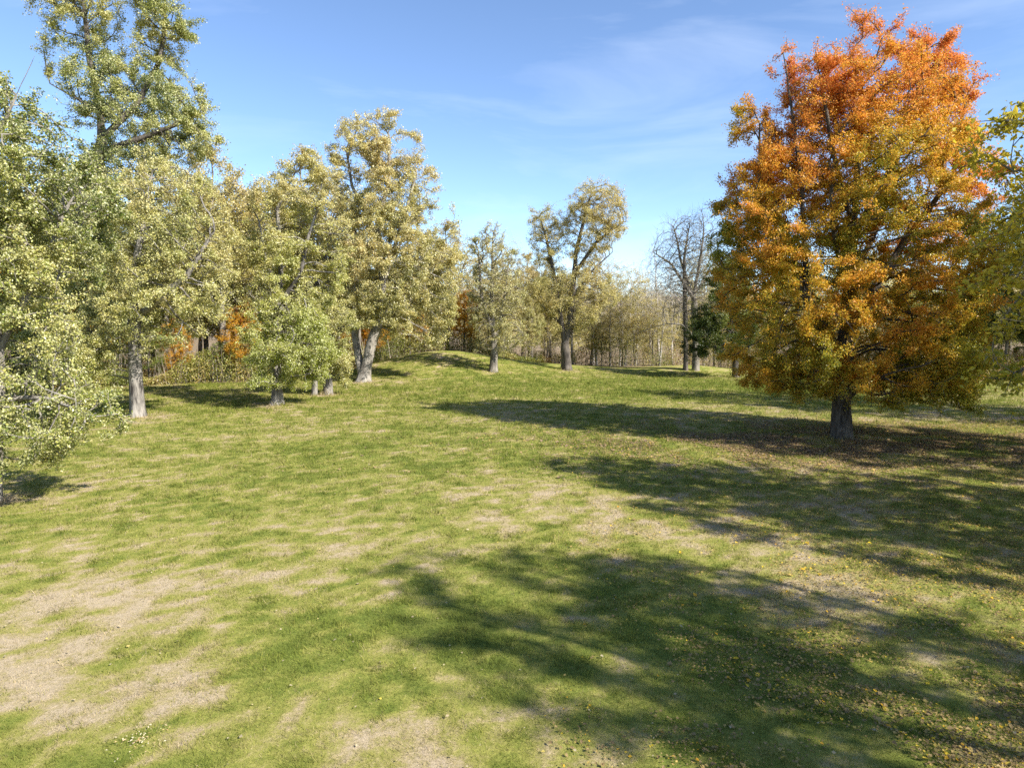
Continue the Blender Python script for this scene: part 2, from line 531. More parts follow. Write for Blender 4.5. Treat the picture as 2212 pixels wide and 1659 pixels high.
def wood_mesh(name, P, par, rad, tips, mat, flare=0.6, min_r=0.0, rough=0.10, seed=0):
    n = len(P)
    kids = [[] for _ in range(n)]
    for i in range(1, n):
        if par[i] >= 0:
            kids[par[i]].append(i)
    V, Q, nv = [], [], 0
    ref0 = np.array((0.37, 0.91, 0.18)); ref0 /= np.linalg.norm(ref0)
    stack = [(0, -1)]
    z0 = P[0, 2]
    while stack:
        i, p = stack.pop()
        chain = [i]
        while kids[chain[-1]]:
            ks = sorted(kids[chain[-1]], key=lambda k: -tips[k])
            for k in ks[1:]:
                stack.append((k, chain[-1]))
            chain.append(ks[0])
        if rad[chain[0]] < min_r:
            continue
        pts, r = P[chain], rad[chain].copy()
        if p >= 0:
            pts = np.r_[P[p:p + 1], pts]; r = np.r_[min(r[0] * 1.15, rad[p]), r]
        if len(pts) < 2:
            continue
        if len(r) > 4:
            r = np.convolve(np.r_[r[0], r, r[-1]], (.25, .5, .25), 'valid')
        r[-1] *= 0.35
        big = r.max()
        k = 16 if big > 0.25 else 9 if big > 0.09 else 5 if big > 0.035 else 3
        t = np.gradient(pts, axis=0); t /= np.linalg.norm(t, axis=1)[:, None] + 1e-9
        u = np.cross(t, ref0); u /= np.linalg.norm(u, axis=1)[:, None] + 1e-9
        w = np.cross(t, u)
        th = np.arange(k) * 2 * np.pi / k
        rr = np.repeat(r[:, None], k, 1)
        if k >= 9:
            q = pts[:, None] + (u[:, None] * np.cos(th)[None, :, None] + w[:, None] * np.sin(th)[None, :, None]) * rr[:, :, None]
            nz = vnoise(q.reshape(-1, 3) * (1, 1, 0.35), max(0.28, big * 0.7), seed + 3).reshape(rr.shape)
            rr = rr * (1 + (nz - 0.5) * 2 * rough)
        if p < 0 and flare:
            h = np.clip(pts[:, 2] - z0, 0, None)[:, None]
            rr = rr * (1 + flare * np.exp(-h / (r[0] * 1.7)) * (1 + 0.45 * np.cos(5 * th + seed)[None] + 0.3 * np.cos(3 * th + 2 * seed)[None]))
        ring = pts[:, None] + (u[:, None] * np.cos(th)[None, :, None] + w[:, None] * np.sin(th)[None, :, None]) * rr[:, :, None]
        V.append(ring.reshape(-1, 3))
        m = len(pts)
        a = nv + (np.arange(m - 1)[:, None] * k + np.arange(k)[None])
        b = nv + (np.arange(m - 1)[:, None] * k + (np.arange(k)[None] + 1) % k)
        Q.append(np.stack([a, b, b + k, a + k], -1).reshape(-1, 4))
        nv += m * k
    return mesh_np(name, np.concatenate(V), np.concatenate(Q), mat, smooth=True)

def palette(P, stops, seed, zlo, zhi, zw=0.6, scale=2.2, jit=0.22, bright=0.22, base=0.5):
    g = np.random.default_rng(seed + 900)
    n = len(P)
    t = base + (fbm(P, scale, seed, 3) - 0.5) * 1.5 + ((P[:, 2] - zlo) / max(zhi - zlo, 1) - 0.5) * zw + g.normal(0, jit, n)
    S = np.array([(k / (len(stops) - 1), *c) for k, c in enumerate(stops)])
    c = ramp(np.clip(t, 0, 1), S)
    return c * (1 - bright + 2 * bright * g.random(n))[:, None]

PAL_MAPLE = [(.30, .30, .035), (.44, .36, .034), (.61, .375, .036), (.71, .38, .042), (.73, .34, .050), (.70, .26, .062)]
PAL_SILVER = [(.16, .19, .030), (.31, .315, .060), (.44, .41, .105), (.53, .475, .145), (.56, .46, .175)]
PAL_SKIRT = [(.11, .15, .018), (.17, .21, .026), (.25, .26, .045), (.33, .30, .09)]
PAL_GOLD = [(.27, .26, .06), (.42, .37, .11), (.50, .42, .15), (.52, .40, .16)]
PAL_TAN = [(.40, .37, .115), (.50, .44, .155), (.55, .47, .18), (.56, .44, .17)]
PAL_RUST = [(.46, .24, .02), (.64, .34, .024), (.68, .45, .04), (.64, .22, .025)]
PAL_TWOTONE = [(.27, .315, .022), (.36, .385, .034), (.43, .405, .075), (.52, .465, .125), (.55, .45, .155)]
PAL_NEAR = [(.085, .125, .016), (.17, .21, .028), (.30, .32, .06), (.44, .42, .105), (.52, .45, .14)]
PAL_FORKED = [(.19, .19, .035), (.35, .325, .07), (.47, .41, .115), (.55, .455, .15), (.57, .43, .16)]
PAL_GREEN = [(.05, .08, .013), (.09, .12, .018), (.15, .17, .026), (.27, .26, .04)]
PAL_RIGHT = [(.20, .20, .02), (.36, .31, .028), (.50, .41, .038), (.58, .44, .05)]

LEAF_N, LEAF_S, SPREAD = 4.2, 0.47, 0.46
def tree_meshes(key, profiles, guides, n_attr, step, kill, n_leaf, size, stops, leaf_m, bark_m, r_base, seed, r_tip=0.012, lump=1.8, thr=0.42, shell=0.5,
                spread=0.26, flip=0.0, up=0.5, tropism=0.12, pal=None, extra_tips=0.0, flare=0.6, twig_min=0.0, twigs=1.3, twig_len=1.0, twig_rise=0.05, guide_r=None, leafwt=0.11):
    g = np.random.default_rng(seed)
    n_leaf = int(n_leaf * LEAF_N); size *= LEAF_S; n_attr = int(n_attr * 1.3)
    A = sample_profiles(profiles, n_attr, g, lump, thr, shell, seed)
    P, par, ng, gi = grow(A, guides, step, kill, g, tropism)
    _, tips, _ = radii(P, par, r_base, r_tip)
    # twigs: two short segments each, leaving the finer branches
    fine = np.arange(len(P))[(tips <= 5) & (np.arange(len(P)) >= ng)]
    n0 = len(P)
    if len(fine):
        m = int(len(fine) * twigs)
        i = g.choice(fine, m)
        d = P[i] - P[par[i]]; d /= np.linalg.norm(d, axis=1)[:, None] + 1e-9
        sd = g.normal(size=(m, 3)); sd -= d * (sd * d).sum(1)[:, None]; sd /= np.linalg.norm(sd, axis=1)[:, None] + 1e-9
        d1 = d * 0.75 + sd * g.uniform(.4, 1.0, (m, 1)) + (0, 0, 0.10)
        d1 /= np.linalg.norm(d1, axis=1)[:, None]
        l = step * g.uniform(.45, 1.15, (m, 1)) * twig_len
        d2 = d1 + g.normal(0, .3, (m, 3)) + (0, 0, twig_rise)
        d2 /= np.linalg.norm(d2, axis=1)[:, None]
        a = P[i] + d1 * l
        P = np.r_[P, a, a + d2 * l]
        par = np.r_[par, i, n0 + np.arange(m)]
    rad, tips, leafy = radii(P, par, r_base, r_tip)
    for k, r0 in (guide_r or {}).items():
        q = gi[k]
        rad[q] = np.maximum(rad[q], r0 * np.linspace(1, .25, len(q)))
    trunk = wood_mesh(key + "_trunk", P, par, rad, tips, bark_m, flare, twig_min, seed=seed)
    idx = np.arange(len(P))
    cand = idx[(idx >= n0) | (leafy & (idx >= ng))]
    crown = None
    if n_leaf and len(cand):
        wgt = leafwt + vnoise(P[cand], 0.9, seed + 77) ** 2 * 2
        ch = g.choice(cand, n_leaf, p=wgt / wgt.sum())
        f = g.random(n_leaf)[:, None] * 1.15
        q = P[ch] * f + P[np.maximum(par[ch], 0)] * (1 - f)
        q = q + g.normal(0, spread * SPREAD, (n_leaf, 3)) * (1, 1, 0.8)
        c0 = P[cand].mean(0)
        outd = q - c0; outd /= np.linalg.norm(outd, axis=1)[:, None] + 1e-9
        v, f4 = leaf_quads(q, size, up, outd, 0.35, flip, 0.35, seed)
        kw = dict(zw=0.5, scale=2.4); kw.update(pal or {})
        cc = palette(q, stops, seed, q[:, 2].min(), q[:, 2].max(), **kw)
        crown = mesh_np(key + "_crown", v, f4, leaf_m, cc)
    return trunk, crown

def place_tree(name, label, base, meshes, group=None, rz=0.0, s=1.0, cat="tree"):
    e = bpy.data.objects.new(name, None)
    e.empty_display_size = 0.5
    col.objects.link(e)
    e.location = base
    e.rotation_euler = (0, 0, rz)
    e.scale = (s, s, s) if np.isscalar(s) else s
    tag(e, label, cat, group)
    obj("trunk", meshes[0], e)
    if meshes[1] is not None:
        obj("crown", meshes[1], e)
    return e

def hero(name, label, base_px, profs, guides, n_attr, n_leaf, size, stops, leaf_m, bark_m, r_base, seed, step=0.4, kill=0.55, Y=None, wood_depth=0.0, **kw):
    """profs: [(rows of (photo y, x left, x right), depth offset in m, depth ratio, weight)]; guides: [[(photo x, y, depth offset), ...], ...]"""
    if Y is None:
        b = hit(*base_px)
    else:
        dx, fw, dz = ray(*base_px)
        b = np.array((dx * Y / fw, Y, gz(dx * Y / fw, Y)))
    def loc(px, py, off=0.0):
        return at(px, py, b[1] + off) - b
    P = []
    for rows, off, dr, wgt in profs:
        rr = []
        for y, xl, xr in rows:
            l, r = loc(xl, y, off), loc(xr, y, off)
            rr.append((max(l[2], 0.3), l[0], r[0]))
        P.append((rr, off, dr, wgt))
    G = []
    for k, line in enumerate(guides):
        q = [loc(*p) for p in line]
        if k == 0:
            q = [np.array((0, 0, -0.25))] + q
        G.append(q)
    m = tree_meshes(name, P, G, n_attr, step, kill, n_leaf, size, stops, leaf_m, bark_m, r_base, seed, **kw)
    return place_tree(name, label, tuple(b), m), b

# ------------------------------------------------------------------ the trees standing on the lawn
MAPLE_B = hero("maple_tree", "big maple in full orange autumn colour standing alone on the lawn, olive green low down", (1816, 945), [
    ([(12, 1840, 1862), (50, 1838, 1920), (100, 1825, 1960), (200, 1800, 2010), (320, 1780, 2050)], 0, .9, 3.0),
    ([(58, 1985, 2015), (100, 1960, 2050), (170, 1950, 2080), (260, 1940, 2105)], .8, 1, 2.5),
    ([(92, 1745, 1785), (130, 1740, 1800), (220, 1720, 1850), (320, 1700, 1880)], -1, 1, 2.5),
    ([(95, 1676, 1712), (150, 1672, 1730), (240, 1680, 1760), (330, 1690, 1800)], .5, 1, 2.5),
    ([(160, 2050, 2090), (200, 2040, 2115), (300, 2020, 2137), (420, 1990, 2140)], -1, 1, 2.5),
    ([(235, 1620, 1655), (275, 1590, 1690), (345, 1580, 1760), (420, 1580, 1800)], 0, 1, 2.5),
    ([(150, 1760, 2020), (200, 1712, 2052), (300, 1682, 2092), (360, 1610, 2125), (420, 1560, 2132), (480, 1550, 2125), (560, 1552, 2118), (640, 1566, 2110), (700, 1572, 2110),
      (760, 1562, 2100), (800, 1592, 2080), (835, 1620, 2072)], 0, .92, 1.0),
    ([(770, 1590, 2090), (815, 1605, 2088), (845, 1660, 2080), (866, 1740, 2072)], 0, .85, 1.5), ([(640, 1560, 1700), (720, 1575, 1700), (800, 1600, 1720), (835, 1620, 1720)], -.5, 1.5, 1.2),
    ([(420, 1550, 1680), (520, 1540, 1700), (620, 1550, 1700)], 0, 1.3, 1.2), ([(520, 1980, 2122), (640, 1990, 2115), (760, 1980, 2102)], -.5, 1.4, 1.0),
    ([(820, 1930, 2098), (850, 1960, 2090), (878, 2020, 2062)], -1.5, .8, 1.4)],
    [[(1818, 860, 0), (1828, 700, 0.1), (1845, 520, 0), (1860, 330, 0), (1870, 170, 0)], [(1822, 780, 0), (1740, 640, -.6), (1690, 480, -.4)], [(1828, 720, 0), (1930, 560, .6), (2010, 400, .6)],
     [(1832, 650, 0), (1800, 500, -1.5), (1790, 350, -1.6)], [(1835, 620, 0), (1900, 480, 1.8), (1950, 300, 1.6)], [(1850, 500, 0), (1960, 300, .5), (2005, 90, .8)], [(1745, 640, -.6), (1730, 380, -.8), (1697, 130, .3)],
     [(1846, 500, 0), (1800, 330, -.8), (1765, 120, -1)], [(1930, 555, .6), (2060, 380, -.5), (2085, 210, -1)], [(1740, 640, -.6), (1640, 470, 0), (1640, 270, 0)]],
    5200, 165000, 0.175, PAL_MAPLE, M_MAPLE, BARK_DARK, 0.41, 11, step=0.36, kill=0.46, lump=1.5, thr=0.41, shell=0.46, spread=0.24, up=0.45, tropism=.30,
    guide_r={1: .13, 2: .13, 3: .12, 4: .12, 5: .09, 6: .09, 7: .07, 8: .07},
    pal=dict(zw=0.85, scale=3.0, base=0.50, jit=0.16), flare=0.5, leafwt=.20)[1]

hero("silver_maple", "very tall pale-leaved tree with two lobed top above everything on the left", (92, 868), [
    ([(-70, 130, 200), (0, 95, 250), (60, 100, 265), (130, 110, 255), (170, 120, 250)], 0, .9, 2.6),
    ([(-30, 280, 370), (20, 285, 402), (60, 300, 412), (110, 290, 390), (150, 290, 380)], .5, .9, 2.6),
    ([(150, 140, 360), (200, 85, 440), (260, 120, 465), (310, 190, 462), (350, 180, 420), (420, 160, 370)], 0, .8, .9),
    ([(380, 150, 360), (500, 80, 350), (600, 40, 300), (700, 30, 270), (790, 30, 200)], 0, .8, .7)],
    [[(88, 780, 0), (120, 620, 0), (190, 440, 0), (222, 300, 0), (212, 215, 0), (190, 120, 0), (180, 20, 0)], [(222, 300, 0), (300, 220, .3), (345, 130, .5), (360, 40, .5)],
     [(215, 330, 0), (330, 290, .6), (430, 250, .8)], [(140, 580, 0), (60, 420, -1), (10, 200, -1)], [(212, 240, 0), (150, 205, 0), (105, 180, 0)]],
    2300, 66000, 0.22, PAL_NEAR, M_SILVER, BARK_DARK, 0.50, 21, step=0.45, kill=0.55, flip=.30, lump=1.8, thr=0.45, tropism=.2, guide_r={0: .42, 1: .16, 2: .14, 3: .18, 4: .1}, spread=0.3, pal=dict(zw=0.7, base=.36))

hero("silver_maple", "near pale-leaved tree with drooping lower branches, cut off at the far left", (-12, 1082), [
    ([(170, -140, 30), (240, -250, 90), (300, -320, 170), (400, -380, 215), (500, -380, 215), (600, -380, 190), (700, -380, 130)], 0, .75, 1.0),
    ([(690, -330, 130), (760, -340, 150), (830, -300, 200), (880, -250, 266), (940, -200, 258), (985, -160, 150), (1008, -100, 120)], -.4, .7, 1.0)],
    [[(-8, 1000, 0), (0, 800, 0), (-20, 600, 0), (-60, 420, 0), (-80, 300, 0)], [(0, 860, 0), (100, 860, -.5), (200, 900, -.8)], [(-5, 760, 0), (80, 600, .5), (140, 460, .5)], [(-40, 520, 0), (-200, 420, 0)],
     [(-60, 420, 0), (10, 260, 0), (42, 190, 0), (75, 120, 0)]],
    2000, 56000, 0.165, PAL_NEAR, M_SILVER, BARK_PALE, 0.17, 31, step=0.3, kill=0.36, flip=.36, lump=1.4, thr=0.44, spread=0.2, pal=dict(base=.33, zw=.15))

hero("silver_maple", "pale-leaved tree with a straight whitish grey trunk, base bare, left side of the lawn", (297, 900), [
    ([(330, 290, 350), (370, 230, 430), (430, 200, 480), (520, 185, 500), (600, 180, 495), (650, 190, 500), (700, 210, 480), (740, 230, 400), (765, 250, 330)], 0, .85, 1.0),
    ([(680, 140, 250), (740, 100, 285), (790, 110, 262), (822, 150, 225)], -1.2, .8, .8)],
    [[(293, 800, 0), (290, 700, 0), (288, 600, 0), (310, 470, 0), (330, 370, 0)], [(290, 690, 0), (400, 600, -.8), (460, 500, -.6)], [(291, 715, 0), (200, 720, -1.0)], [(289, 640, 0), (230, 500, .5)]],
    1500, 37000, 0.20, PAL_SILVER, M_SILVER, BARK_PATCHY, 0.36, 41, step=0.38, kill=0.46, flip=.36, lump=1.7, thr=0.46, spread=0.26, pal=dict(base=.5, zw=.4), flare=0.45)

hero("silver_maple", "tree with a bright green leafy skirt low down and dark limbs above it", (598, 874), [
    ([(335, 640, 690), (370, 570, 720), (430, 545, 755), (520, 530, 760), (600, 530, 745), (650, 560, 720)], 0, .85, .85),
    ([(630, 560, 650), (680, 545, 700), (740, 522, 720), (790, 525, 715), (822, 540, 700), (838, 560, 650)], -.8, 1.0, 2.6)],
    [[(598, 830, 0), (598, 760, 0), (606, 650, 0), (608, 560, 0), (600, 450, 0), (640, 370, 0)], [(606, 655, 0), (650, 590, -.6), (665, 520, -.6), (690, 440, -.4)], [(604, 640, 0), (575, 570, -.4), (560, 480, 0)]],
    1500, 34000, 0.20, PAL_TWOTONE, M_SILVER, BARK_PATCHY, 0.34, 51, step=0.36, kill=0.45, flip=.06, lump=1.5, thr=0.46, spread=0.26,
    pal=dict(base=.48, zw=1.5), flare=0.5, guide_r={1: .13, 2: .1})

hero("small_maple", "small pale tree with a stout blotched trunk, right of the green skirted tree", (709, 852), [
    ([(645, 690, 730), (690, 665, 770), (740, 660, 775), (790, 670, 765), (825, 690, 745)], 0, .9, 1.0)],
    [[(708, 820, 0), (708, 760, 0), (715, 700, 0)]], 420, 13000, 0.2, PAL_SILVER, M_SILVER, BARK_PATCHY, 0.32, 61, step=0.35, kill=0.45, flip=.36, pal=dict(base=.5), flare=.45)
hero("small_maple", "small pale tree with a thinner blotched trunk, tucked against the green skirted tree", (679, 854), [
    ([(680, 650, 700), (720, 635, 725), (770, 630, 730), (815, 650, 710)], .3, .9, 1.0)],
    [[(680, 820, 0), (678, 760, 0), (675, 710, 0)]], 320, 9000, 0.2, PAL_SILVER, M_SILVER, BARK_PATCHY, 0.22, 62, step=0.35, kill=0.45, flip=.36, pal=dict(base=.45), flare=.45)

hero("forked_tree", "tall broad pale-leaved tree forking at the ground into two leaning pale trunks", (786, 824), [
    ([(248, 800, 852), (275, 720, 862), (330, 715, 900), (400, 720, 930), (480, 730, 945), (560, 725, 950), (640, 730, 960), (700, 760, 950), (725, 800, 900)], 0, .85, 1.0),
    ([(290, 880, 922), (330, 870, 937), (400, 870, 950), (460, 880, 945)], .8, 1, 1.2),
    ([(430, 965, 1006), (480, 930, 1002), (550, 930, 996), (620, 900, 988), (690, 880, 975), (740, 880, 950)], 0, 1, 1.0)],
    [[(790, 800, 0), (800, 750, 0), (820, 690, 0), (826, 600, 0), (815, 480, 0), (838, 390, 0), (842, 300, 0)], [(786, 818, 0), (774, 770, .4), (766, 720, .5), (770, 620, .5), (770, 500, .5)],
     [(820, 690, 0), (880, 600, -.8), (940, 520, -.6)], [(826, 620, 0), (870, 480, 1), (900, 380, 1)], [(818, 520, 0), (760, 400, .4), (750, 320, .4)], [(826, 600, 0), (905, 450, -.3)]],
    2400, 50000, 0.27, PAL_FORKED, M_SILVER, BARK_PALE, 0.50, 71, step=0.46, kill=0.55, flip=.34, lump=1.9, thr=0.46, spread=0.32, pal=dict(base=.6, zw=.6), flare=.5, guide_r={0: .46, 1: .40, 2: .15, 3: .13})

hero("young_maple", "slender half bare yellow-green tree on the side of the grassy mound", (1066, 803), [
    ([(487, 1050, 1085), (520, 1015, 1108), (570, 1012, 1118), (640, 1008, 1130), (700, 1015, 1138), (740, 1025, 1138), (762, 1035, 1100)], 0, .85, 1.0)],
    [[(1067, 770, 0), (1068, 730, 0), (1062, 650, 0), (1065, 560, 0)], [(1068, 738, 0), (1090, 650, .3), (1098, 580, .3)], [(1068, 728, 0), (1040, 640, -.3), (1035, 570, -.3)]],
    1150, 9500, 0.22, PAL_GOLD, M_SILVER, BARK_GREY, 0.36, 81, step=0.36, kill=0.45, flip=.25, lump=1.6, thr=0.40, spread=0.26, r_tip=.016, pal=dict(base=.35), flare=.5)

hero("old_tree", "large thin-crowned tan tree with dark split trunk, pale at its foot, beyond the mound", (1224, 799), [
    ([(455, 1142, 1200), (490, 1135, 1235), (560, 1155, 1240), (630, 1180, 1245)], .6, .9, .9),
    ([(393, 1272, 1288), (420, 1232, 1350), (470, 1228, 1364), (520, 1232, 1338), (560, 1230, 1305), (600, 1235, 1290)], -.5, .9, 1.0),
    ([(600, 1140, 1335), (650, 1150, 1340), (690, 1170, 1290), (720, 1190, 1265)], 0, .8, 1.0),
    ([(560, 1010, 1060), (610, 1030, 1100), (650, 1090, 1160)], .5, .8, .25)],
    [[(1223, 775, 0), (1220, 740, 0), (1212, 690, 0), (1200, 600, .3), (1185, 520, .5), (1170, 470, .6)], [(1221, 745, 0), (1232, 690, 0), (1238, 620, -.3), (1246, 540, -.4), (1270, 450, -.5), (1282, 410, -.5)],
     [(1237, 640, -.2), (1280, 585, -.5), (1325, 545, -.5)], [(1242, 590, -.3), (1290, 520, -.6), (1345, 480, -.6)], [(1214, 700, 0), (1150, 640, .3), (1060, 595, .4)], [(1222, 745, 0), (1240, 700, .5), (1238, 650, .5)]],
    2000, 25000, 0.24, PAL_TAN, M_WOODLEAF, BARK_DARK, 0.46, 91, step=0.42, kill=0.5, lump=1.6, thr=0.43, spread=0.32, r_tip=.010, pal=dict(base=.6, zw=.5), flare=.6, tropism=.22, twigs=1.8, guide_r={0: .17, 1: .18, 2: .07, 3: .07, 4: .08, 5: .14})

hero("bare_tree", "leafless grey tree with upswept limbs and one long low side branch", (1503, 800), [
    ([(455, 1500, 1545), (480, 1440, 1560), (530, 1405, 1565), (600, 1400, 1565), (660, 1420, 1550), (690, 1440, 1540)], 0, .8, 1.0)],
    [[(1503, 760, 0), (1500, 690, 0), (1498, 640, 0), (1512, 560, 0), (1520, 500, 0)], [(1498, 645, 0), (1450, 570, 0), (1410, 545, 0)], [(1499, 650, 0), (1470, 560, .6), (1455, 490, .6)],
     [(1501, 752, 0), (1492, 718, -.1), (1472, 701, -.2), (1442, 699, -.3), (1412, 707, -.3), (1388, 716, -.3), (1366, 715, -.3)], [(1499, 640, 0), (1545, 560, .6)]],
    1200, 500, 0.22, PAL_TAN, M_WOODLEAF, BARK_GREY, 0.36, 101, step=0.42, kill=0.40, lump=1.2, thr=0.30, r_tip=.008, spread=.2, flare=.3, tropism=.3, twigs=1.5, twig_len=1.7, twig_rise=.25, guide_r={0: .3, 1: .12, 2: .12, 3: .075, 4: .1})
hero("bare_tree", "leafless slim dark tree close on the left of the larger leafless grey tree", (1481, 800), [
    ([(470, 1475, 1510), (540, 1440, 1530), (620, 1440, 1520), (680, 1450, 1515)], 0, .9, 1.0)],
    [[(1482, 740, 0), (1480, 660, 0), (1478, 560, 0), (1490, 490, 0)]],
    700, 250, 0.22, PAL_TAN, M_WOODLEAF, BARK_DARK, 0.26, 103, step=0.42, kill=0.42, lump=1.2, thr=0.30, r_tip=.008, spread=.2, flare=.3, tropism=.3, twigs=1.5, twig_len=1.7, twig_rise=.25)

hero("dark_green_tree", "dark green bushy tree half hidden behind the orange maple's left side", (1590, 815), [
    ([(560, 1545, 1620), (620, 1520, 1640), (680, 1500, 1650), (730, 1472, 1640), (765, 1485, 1610)], 0, .8, 1.0)],
    [[(1588, 770, 0), (1580, 700, 0), (1575, 620, 0)]], 700, 24000, 0.24, PAL_GREEN, M_WOODLEAF, BARK_DARK, 0.30, 111, step=0.42, kill=0.5, spread=.3, pal=dict(base=.35, zw=.8))

hero("dark_green_tree", "dark green tree with a dark trunk behind the orange maple's right side", (2108, 818), [
    ([(440, 2090, 2240), (500, 2060, 2300), (600, 2060, 2330), (680, 2070, 2320), (735, 2110, 2290)], 0, .85, 1.0)],
    [[(2108, 770, 0), (2110, 700, 0), (2130, 600, 0), (2150, 500, 0)], [(2109, 720, 0), (2200, 640, 0)]], 1100, 36000, 0.24, PAL_GREEN, M_WOODLEAF, BARK_DARK, 0.42, 121, step=0.45, kill=0.55,
    spread=.3, pal=dict(base=.5, zw=.6))

# trees standing just outside the frame on the sunny side; their boughs and shadows reach into it
def local_tree(name, label, x, y, rows, guides, *a, **kw):
    m = tree_meshes(name, rows, [[np.array(p, float) for p in gl] for gl in guides], *a, **kw)
    return place_tree(name, label, (x, y, gz(x, y)), m)

local_tree("hickory_tree", "yellow-green tree at the right border reaching boughs of large leaves into view", 21.9, 12.0, [
    ([(4.0, -4.0, 4.0), (7, -5.6, 5.6), (11, -5.6, 5.6), (14, -4.4, 4.4), (17, -1.8, 2)], 0, 1, 1.0),
    ([(5.8, -9.0, -6.2), (8.0, -10.0, -5.4), (10.2, -9.8, -5.4), (11.6, -8.7, -6.0)], 5.6, .9, 2.0), ([(3.0, -9.0, -6.0), (4.4, -9.5, -5.5), (6, -9.3, -5.4)], 5.8, .8, 1.6)],
    [[(0, 0, -.3), (0, .1, 4), (-.2, 0, 8), (0, 0, 13)], [(0, 0, 5), (-3.6, 2.6, 7), (-7.2, 5.2, 8.8)], [(-.1, 0, 6.5), (3.5, 1, 10)], [(-.2, 0, 7.5), (-3, -2.5, 11)]],
    1300, 0.42, 0.55, 19000, 0.32, PAL_RIGHT, M_MAPLE, BARK_GREY, 0.32, 131, lump=1.5, thr=.45, spread=.30, pal=dict(base=.6, zw=.3))
local_tree("maple_tree", "dense golden maple beyond the frame on the sunny side, shading the orange maple", 26.5, 24.0, [
    ([(2.6, -5.0, 5.0), (6, -6.2, 6.2), (10, -6, 6), (14, -4, 4), (17.5, -1, 1)], 0, 1, 1.0)],
    [[(0, 0, -.3), (0, .1, 4), (.2, 0, 9), (0, 0, 14)]], 1000, 0.45, 0.6, 36000, 0.24, PAL_GOLD, M_WOODLEAF, BARK_GREY, 0.38, 141, lump=2.0, thr=.42, spread=.32)
local_tree("ash_tree", "thin-leaved yellow tree behind the viewer whose limb shadows cross the near lawn", 18.2, 1.0, [
    ([(6.5, -2.6, 2.6), (9, -3.9, 3.9), (13, -4.1, 4.1), (16, -3.4, 3.4), (18.5, -1.5, 1.5)], 0, 1.0, 1.0)],
    [[(0, 0, -.3), (0, .1, 4), (.2, 0, 9), (0, 0, 15)], [(0, 0, 4.5), (-2, 1.5, 9), (-3, 3.5, 14)], [(0, 0, 5.2), (-1.8, -1.2, 9.5), (-2.6, -1.6, 13)], [(0, 0, 6), (1.8, 2.0, 11), (2.4, 2.8, 15)], [(0, 0, 4), (-.6, 2.4, 8), (-.4, 3.2, 12)], [(0, 0, 7), (-2.4, .2, 11), (-3.2, .6, 15)], [(0, 0, 8), (.4, -2.4, 12), (.2, -3.0, 15)]],
    900, 0.45, 0.6, 8200, 0.30, PAL_GOLD, M_WOODLEAF, BARK_GREY, 0.36, 151, lump=2.0, thr=.50, spread=.34, r_tip=.014, guide_r={0: .3, 1: .17, 2: .15, 3: .13, 4: .13, 5: .12, 6: .11})
local_tree("oak_tree", "tall rusty oak far out on the sunny side beyond the frame", 36.5, 36.0, [
    ([(4, -4.5, 4.5), (9, -6.5, 6.5), (15, -6.3, 6.3), (20, -4.5, 4.5), (24.5, -1, 1)], 0, 1, 1.0)],
    [[(0, 0, -.3), (0, .1, 5), (.2, 0, 12), (0, 0, 20)]], 900, 0.55, 0.7, 26000, 0.30, PAL_RUST, M_WOODLEAF, BARK_DARK, 0.42, 161, lump=2.4, thr=.42, spread=.36)

# ------------------------------------------------------------------ the wood behind the lawn: kinds built once, then copied
def kind(key, rows, guides, *a, **kw):
    return tree_meshes(key, rows, [[np.array(p, float) for p in gl] for gl in guides], *a, **kw)

